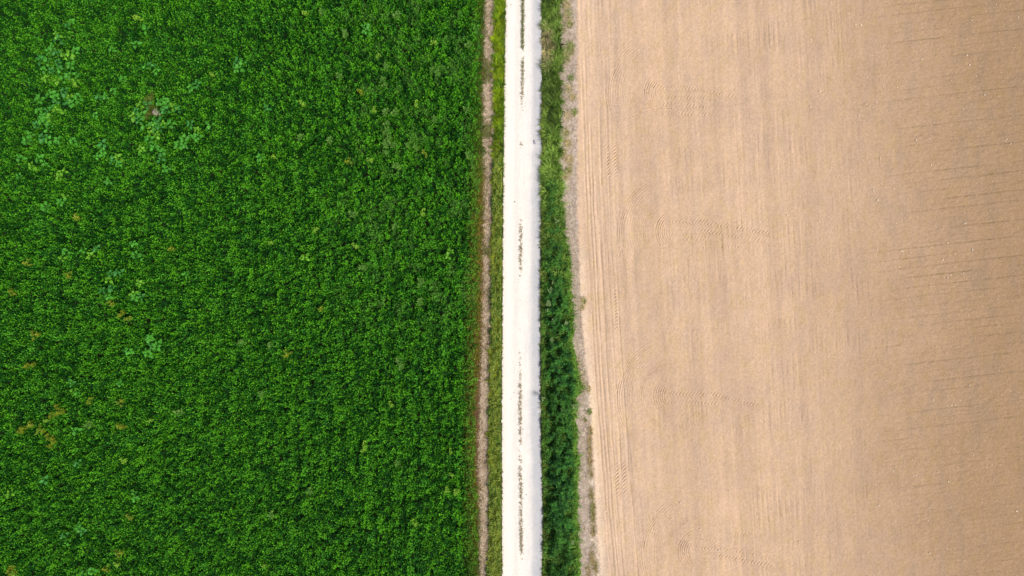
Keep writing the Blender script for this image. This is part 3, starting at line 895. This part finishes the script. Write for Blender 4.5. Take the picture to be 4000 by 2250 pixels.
# bushy yellow and pale plants standing out of the crop
def bush_mesh(name, ncl, spread, c0, c1, leafl, starry, hgt, seed):
    rg_ = np.random.default_rng(seed)
    parts = []
    for c in range(ncl):
        a = rg_.random() * 6.283; r = spread * math.sqrt(rg_.random())
        cx, cy_ = math.cos(a) * r, math.sin(a) * r
        nl = int(22 if not starry else 26)
        lev = rg_.random(nl)
        az = rg_.random(nl) * 6.283
        z = hgt * (.72 + .3 * lev) - r * .35
        rad = .05 * rg_.random(nl)
        pos = np.stack([cx + np.cos(az) * rad, cy_ + np.sin(az) * rad, z], -1)
        L = leafl * rg_.uniform(.7, 1.3, nl)
        col = np.array(c0) * (1 - rg_.random(nl))[:, None]
        tt_ = rg_.random(nl)[:, None]
        col = np.array(c0) * (1 - tt_) + np.array(c1) * tt_
        W = L * (.26 if starry else .5)
        parts.append(leaves(pos, az, rg_.uniform(.0, .9, nl), rg_.uniform(-.4, .4, nl), L, W, rg_.uniform(0, .4, nl), col))
        parts.append(tube((cx * .2, cy_ * .2, 0), (cx, cy_, hgt * .9 - r * .3), .010, .005, np.array(c0) * .7, 5))
    v_, q_, c_ = stack(parts)
    return mesh_np(name, v_, q_, M_WEED, c_, link=False)


YEL = [bush_mesh("yellowing_plant", 6, .30, (.06, .17, .01), (.30, .33, .02), .12, False, .98, 31 + i) for i in range(3)]
ORG = [bush_mesh("yellowing_plant", 6, .30, (.08, .17, .01), (.30, .31, .012), .12, True, .98, 41 + i) for i in range(3)]
LIM = [bush_mesh("lime_plant", 5, .24, (.10, .27, .02), (.26, .44, .03), .12, False, .98, 51 + i) for i in range(3)]
PAL = [bush_mesh("pale_thistle", 3, .17, (.04, .16, .012), (.15, .29, .045), .18, True, 1.0, 61 + i) for i in range(3)]
FLW = [bush_mesh("flowering_herb", 6, .28, (.08, .20, .04), (.34, .42, .18), .10, False, .85, 71 + i) for i in range(2)]

orange = z1([(85,755)], 0, 750) + z1([(420,180),(445,212),(385,240),(140,370),(160,345),(370,405),(400,440),(370,470),(890,320),(910,328),(85,1430),(90,1390),(60,1420)], 0, 1500) + z1([(190,1320),(240,1310),(905,920)], 0, 750)
yellow = z1([(590,190),(1280,440),(960,960),(820,830),(240,1085),(500,620),(200,530)], 0, 750) + z1([(665,130),(240,310),(285,350),(895,150),(970,1010),(880,1290),(800,1400)], 0, 1500) + z1([(770,690),(1270,1150),(700,1210)], 1000, 0) + z1([(490,870),(230,1215)], 1000, 750)
lime = z1([(1120,270),(930,580),(880,1350),(110,1430),(350,290)], 0, 1500) + z1([(1020,155),(1440,805),(1490,820),(1530,820),(1470,512),(1480,675),(1200,1050),(820,465),(800,492),(60,1380)], 1000, 1500) + z1([(860,1190),(890,830),(350,780),(130,1180),(1210,780),(910,410),(370,110),(1340,300)], 1000, 0) + z1([(1260,155),(750,405),(105,370),(450,280)], 1000, 750) + z1([(1030,135),(560,640),(1590,570)], 0, 0)
pale = z1([(625,560),(965,640),(985,850),(980,930),(975,985),(985,1040),(985,1085),(1030,1080),(975,1160),(1200,1120),(1150,1090),(1055,1265),(1590,815),(1600,325),(1335,900),(340,1040),(565,1060),(1590,1170),(1335,530),(1370,545),(1060,100),(490,92),(660,250),(960,600),(970,500),(1040,835)], 1000, 0)
pale += z1([(800,580),(1240,660),(1250,695),(1245,830),(100,1160),(1070,1280),(1085,1315),(730,155),(1040,265)], 1000, 750) + z1([(1820,1145)], 0, 750) + z1([(1340,210),(660,300)], 0, 1500) + z1([(1055,605),(120,985),(410,805),(45,80)], 1000, 1500)


def put_plants(pts, meshes, name, desc, cat, group, smin, smax, cols=CROP_COLS, rows=CROP_ROWS, zt=.95, zbase=0.0):
    for p, where, i, tot in cell_names(pts, cols, rows):
        me = meshes[PR.randrange(len(meshes))]
        o = bpy.data.objects.new(name, me); COL.objects.link(o)
        sc_ = PR.uniform(smin, smax)
        o.location = (float(X(p[0], zt)), float(Y(p[1], zt)), zbase)
        o.rotation_euler = (0, 0, PR.random() * 6.28)
        o.scale = (sc_, sc_, PR.uniform(.98, 1.08))
        set_props(o, f"{desc}, " + (f"{ordp(i)}, " if tot > 1 else "the one ") + where, cat, group)


put_plants(orange, ORG, "yellowing_plant", "orange-yellow leafy plant", "plant", "orange and yellow plants in the crop", .6, .9)
put_plants(yellow, YEL, "yellowing_plant", "yellow-green bushy plant", "plant", "yellowing plants in the crop", .7, 1.0)
put_plants(lime, LIM, "lime_plant", "bright lime green plant", "plant", "lime green plants in the crop", .65, 1.0)
put_plants(pale, PAL, "pale_thistle", "pale grey-green starry weed", "weed", "pale starry weeds in the crop", .75, 1.1)
flow = [(2152, 1135), (2165, 1105), (2146, 1185), (2210, 1262), (2196, 1600), (2205, 1615), (2250, 1584), (2160, 1250), (2120, 1560), (2175, 860), (2140, 1210), (2235, 2120), (2155, 1330), (2240, 1590)]
put_plants(flow, FLW, "flowering_herb", "pale-flowered herb on the right verge", "plant", "pale-flowered herbs on the right verge", .45, .8, cols=((9999, "of the right verge"),),
           rows=((1000, "above the middle"), (1230, "at the middle"), (1400, "just below the middle"), (1700, "in the lower half"), (9999, "at the bottom")), zt=.8)

# ------------------------------------------------------------------ stones
def stone_mesh(name, seed, col, flat=.7, sub=3, rough=.25):
    import bmesh
    bm = bmesh.new(); bmesh.ops.create_icosphere(bm, subdivisions=sub, radius=1.0)
    rr_ = random.Random(seed); ox = rr_.random() * 90
    cols = []
    for v in bm.verts:
        c = v.co
        nn = float(fbm(np.array([c.x * 1.3 + ox + c.z]), np.array([c.y * 1.3 + ox - c.z]), seed, 3)[0]) - .5
        v.co = c * (1 + nn * rough * 2)
        v.co.z *= flat
        cols.append(np.array(col) * (1 + nn * .5))
    me = bpy.data.meshes.new(name); bm.to_mesh(me); bm.free()
    at = me.color_attributes.new("tint", 'FLOAT_COLOR', 'POINT')
    a = np.ones((len(cols), 4), dtype=np.float32); a[:, :3] = np.clip(cols, 0, 1)
    at.data.foreach_set("color", a.ravel())
    for p in me.polygons: p.use_smooth = sub > 2
    me.materials.append(M_STONE)
    return me


ST = [stone_mesh("stone", 300 + i, (.56, .44, .32), sub=2) for i in range(5)]
stones = z1([(1720,32),(1110,45),(735,70),(1885,130),(1855,215),(1535,155),(1160,445),(1500,420),(1520,490),(745,580),(870,655),(975,660),(820,770),(740,785),(790,810),(645,770),(585,905),(670,905),(685,870),(1380,605),(1635,715),(390,690),(320,805),(1115,1060),(1830,1085),(1215,1045),(845,1195),(1230,1245),(1705,1225),(1895,1295),(850,1385),(945,1425),(1075,1360),(880,1410),(790,1415),(320,300),(185,575),(1800,1050),(660,185),(685,180),(700,190),(1570,575)], 3000, 0)
stones += z1([(1095,692),(1118,685),(1005,540),(1025,580),(1360,735),(1385,160),(1410,155),(1245,120),(1520,10),(1350,95),(215,1075),(235,1190),(655,1010),(375,1150),(920,275),(1770,1165),(1545,540),(1875,960),(1350,1240),(1215,1275),(835,915),(1280,665),(1650,630),(160,125),(890,730),(1085,575),(945,655),(625,655)], 3000, 1500)
stones += z1([(1815,1045),(1075,715),(785,1415),(1930,220),(1690,175),(1665,470)], 2200, 750)
stones += z1([(750,65),(905,240),(615,358),(885,895),(970,985),(1030,1095),(1390,1305),(1085,580),(1175,1255),(1280,1250),(1710,130),(1215,770),(1250,805),(290,600),(320,960),(320,1190)], 2200, 1500)
stones += z1([(40,165),(100,295),(245,320),(435,485),(1325,625),(1345,620),(1185,1245),(1090,1390),(1135,1355),(430,1015),(455,1020),(1100,905),(1020,1140),(95,1000),(1315,1325),(1440,995),(1900,480),(1690,440),(850,965)], 3400, 700, 3.623)
F_COLS = ((2650, "near the strip"), (3000, "left of the field centre"), (3300, "at the field centre"), (3500, "right of centre"), (3750, "among the drill lines"), (9999, "near the right edge"))
F_ROWS = ((200, "very high"), (450, "high"), (800, "above mid height"), (1150, "at mid height"), (1600, "below mid height"), (1950, "low"), (9999, "very low"))
for p, where, i, tot in cell_names(stones, F_COLS, F_ROWS):
    me = ST[PR.randrange(5)]
    o = bpy.data.objects.new("stone", me); COL.objects.link(o)
    r_ = PR.uniform(.032, .056)
    x, y = float(X(p[0])), float(Y(p[1]))
    o.location = (x, y, float(height_at(x, y)) + r_ * .25)
    o.scale = (r_ * PR.uniform(.9, 1.4), r_, r_); o.rotation_euler = (0, 0, PR.random() * 6.28)
    set_props(o, "pale stone on the bare soil, " + (f"{ordp(i)}, " if tot > 1 else "the one ") + where, "stone", "pale stones on the bare field")

# crumbs of pale soil and gravel nobody could count
n = 90000
uu = R(2270, 4150, n); vv = R(-120, 2380, n)
dn = fbm(uu / 60, vv / 45, 260, 4)
pk = RNG.random(n) < (.10 + .85 * smooth(.5, .72, dn)) * (0.3 + .7 * smooth(2700, 3500, uu)) * .55
pk &= uu > f_field_l(vv) + 6
uu, vv = uu[pk], vv[pk]; n = len(uu)
x = X(uu); y = Y(vv); z = height_at(x, y)
r_ = R(.010, .027, n) * (1 + .5 * (RNG.random(n) < .06))
octv = np.array([[1, 0, 0], [0, 1, 0], [-1, 0, 0], [0, -1, 0], [.2, .1, .8]])
yaw = RNG.random(n) * 6.283
rot = np.stack([np.stack([np.cos(yaw), -np.sin(yaw), 0 * yaw], -1), np.stack([np.sin(yaw), np.cos(yaw), 0 * yaw], -1), np.stack([0 * yaw, 0 * yaw, 1 + 0 * yaw], -1)], 1)
vx = np.einsum('nij,kj->nki', rot, octv) * r_[:, None, None] * RNG.uniform(.7, 1.3, (n, 5, 1)) + np.stack([x, y, z], -1)[:, None, :]
tri = np.array([[0, 1, 4], [1, 2, 4], [2, 3, 4], [3, 0, 4]])
fq = (np.arange(n) * 5)[:, None, None] + tri[None]
tone = lerp(np.array([.38, .26, .16]), np.array([.58, .45, .30]), RNG.random(n))
o = mesh_np("soil_crumbs", vx.reshape(-1, 3), fq.reshape(-1, 3), M_STONE, np.repeat(tone, 5, 0), nper=3)
set_props(o, "scattered pale crumbs and grit on the tilled field", "grit", kind="stuff")

# the pinkish stone in the gap of the crop
me = stone_mesh("boulder", 411, (.30, .215, .21), .72, 4, .20)
o = bpy.data.objects.new("boulder", me); COL.objects.link(o)
o.scale = (.27, .22, .34); o.rotation_euler = (0.1, .05, math.radians(-38))
o.location = (float(X(STONE_U, .3)), float(Y(STONE_V, .3)), .14)
set_props(o, "pinkish grey stone lying in a gap among the weeds in the crop", "stone")

# a few stones on the road
gm = stone_mesh("stone", 501, (.27, .25, .28), .5, 2)
wm = stone_mesh("stone", 502, (.34, .30, .26), .6, 2)
for (u, v, r_, me, lab, asp) in ((2088, 556, .085, gm, "long bluish grey stone on the right half of the road", 1.9),
                                 (2011, 789, .05, wm, "small grey stone in the left lane above mid height", 1.2),
                                 (2008, 1533, .035, wm, "small dark stone low in the left lane of the road", 1.1),
                                 (1996, 1558, .03, gm, "tiny grey stone just left of and below another in the left lane", 1.0),
                                 (2056, 1931, .04, gm, "small grey stone in the right lane near the bottom", 1.0),
                                 (1996, 20, .04, wm, "small grey stone at the very top of the left lane", 1.0)):
    o = bpy.data.objects.new("stone", me); COL.objects.link(o)
    x, y = float(X(u)), float(Y(v))
    o.location = (x, y, float(height_at(x, y)) + r_ * .2)
    o.scale = (r_, r_ * asp, r_); o.rotation_euler = (0, 0, .25)
    set_props(o, lab, "stone", "grey stones on the road")
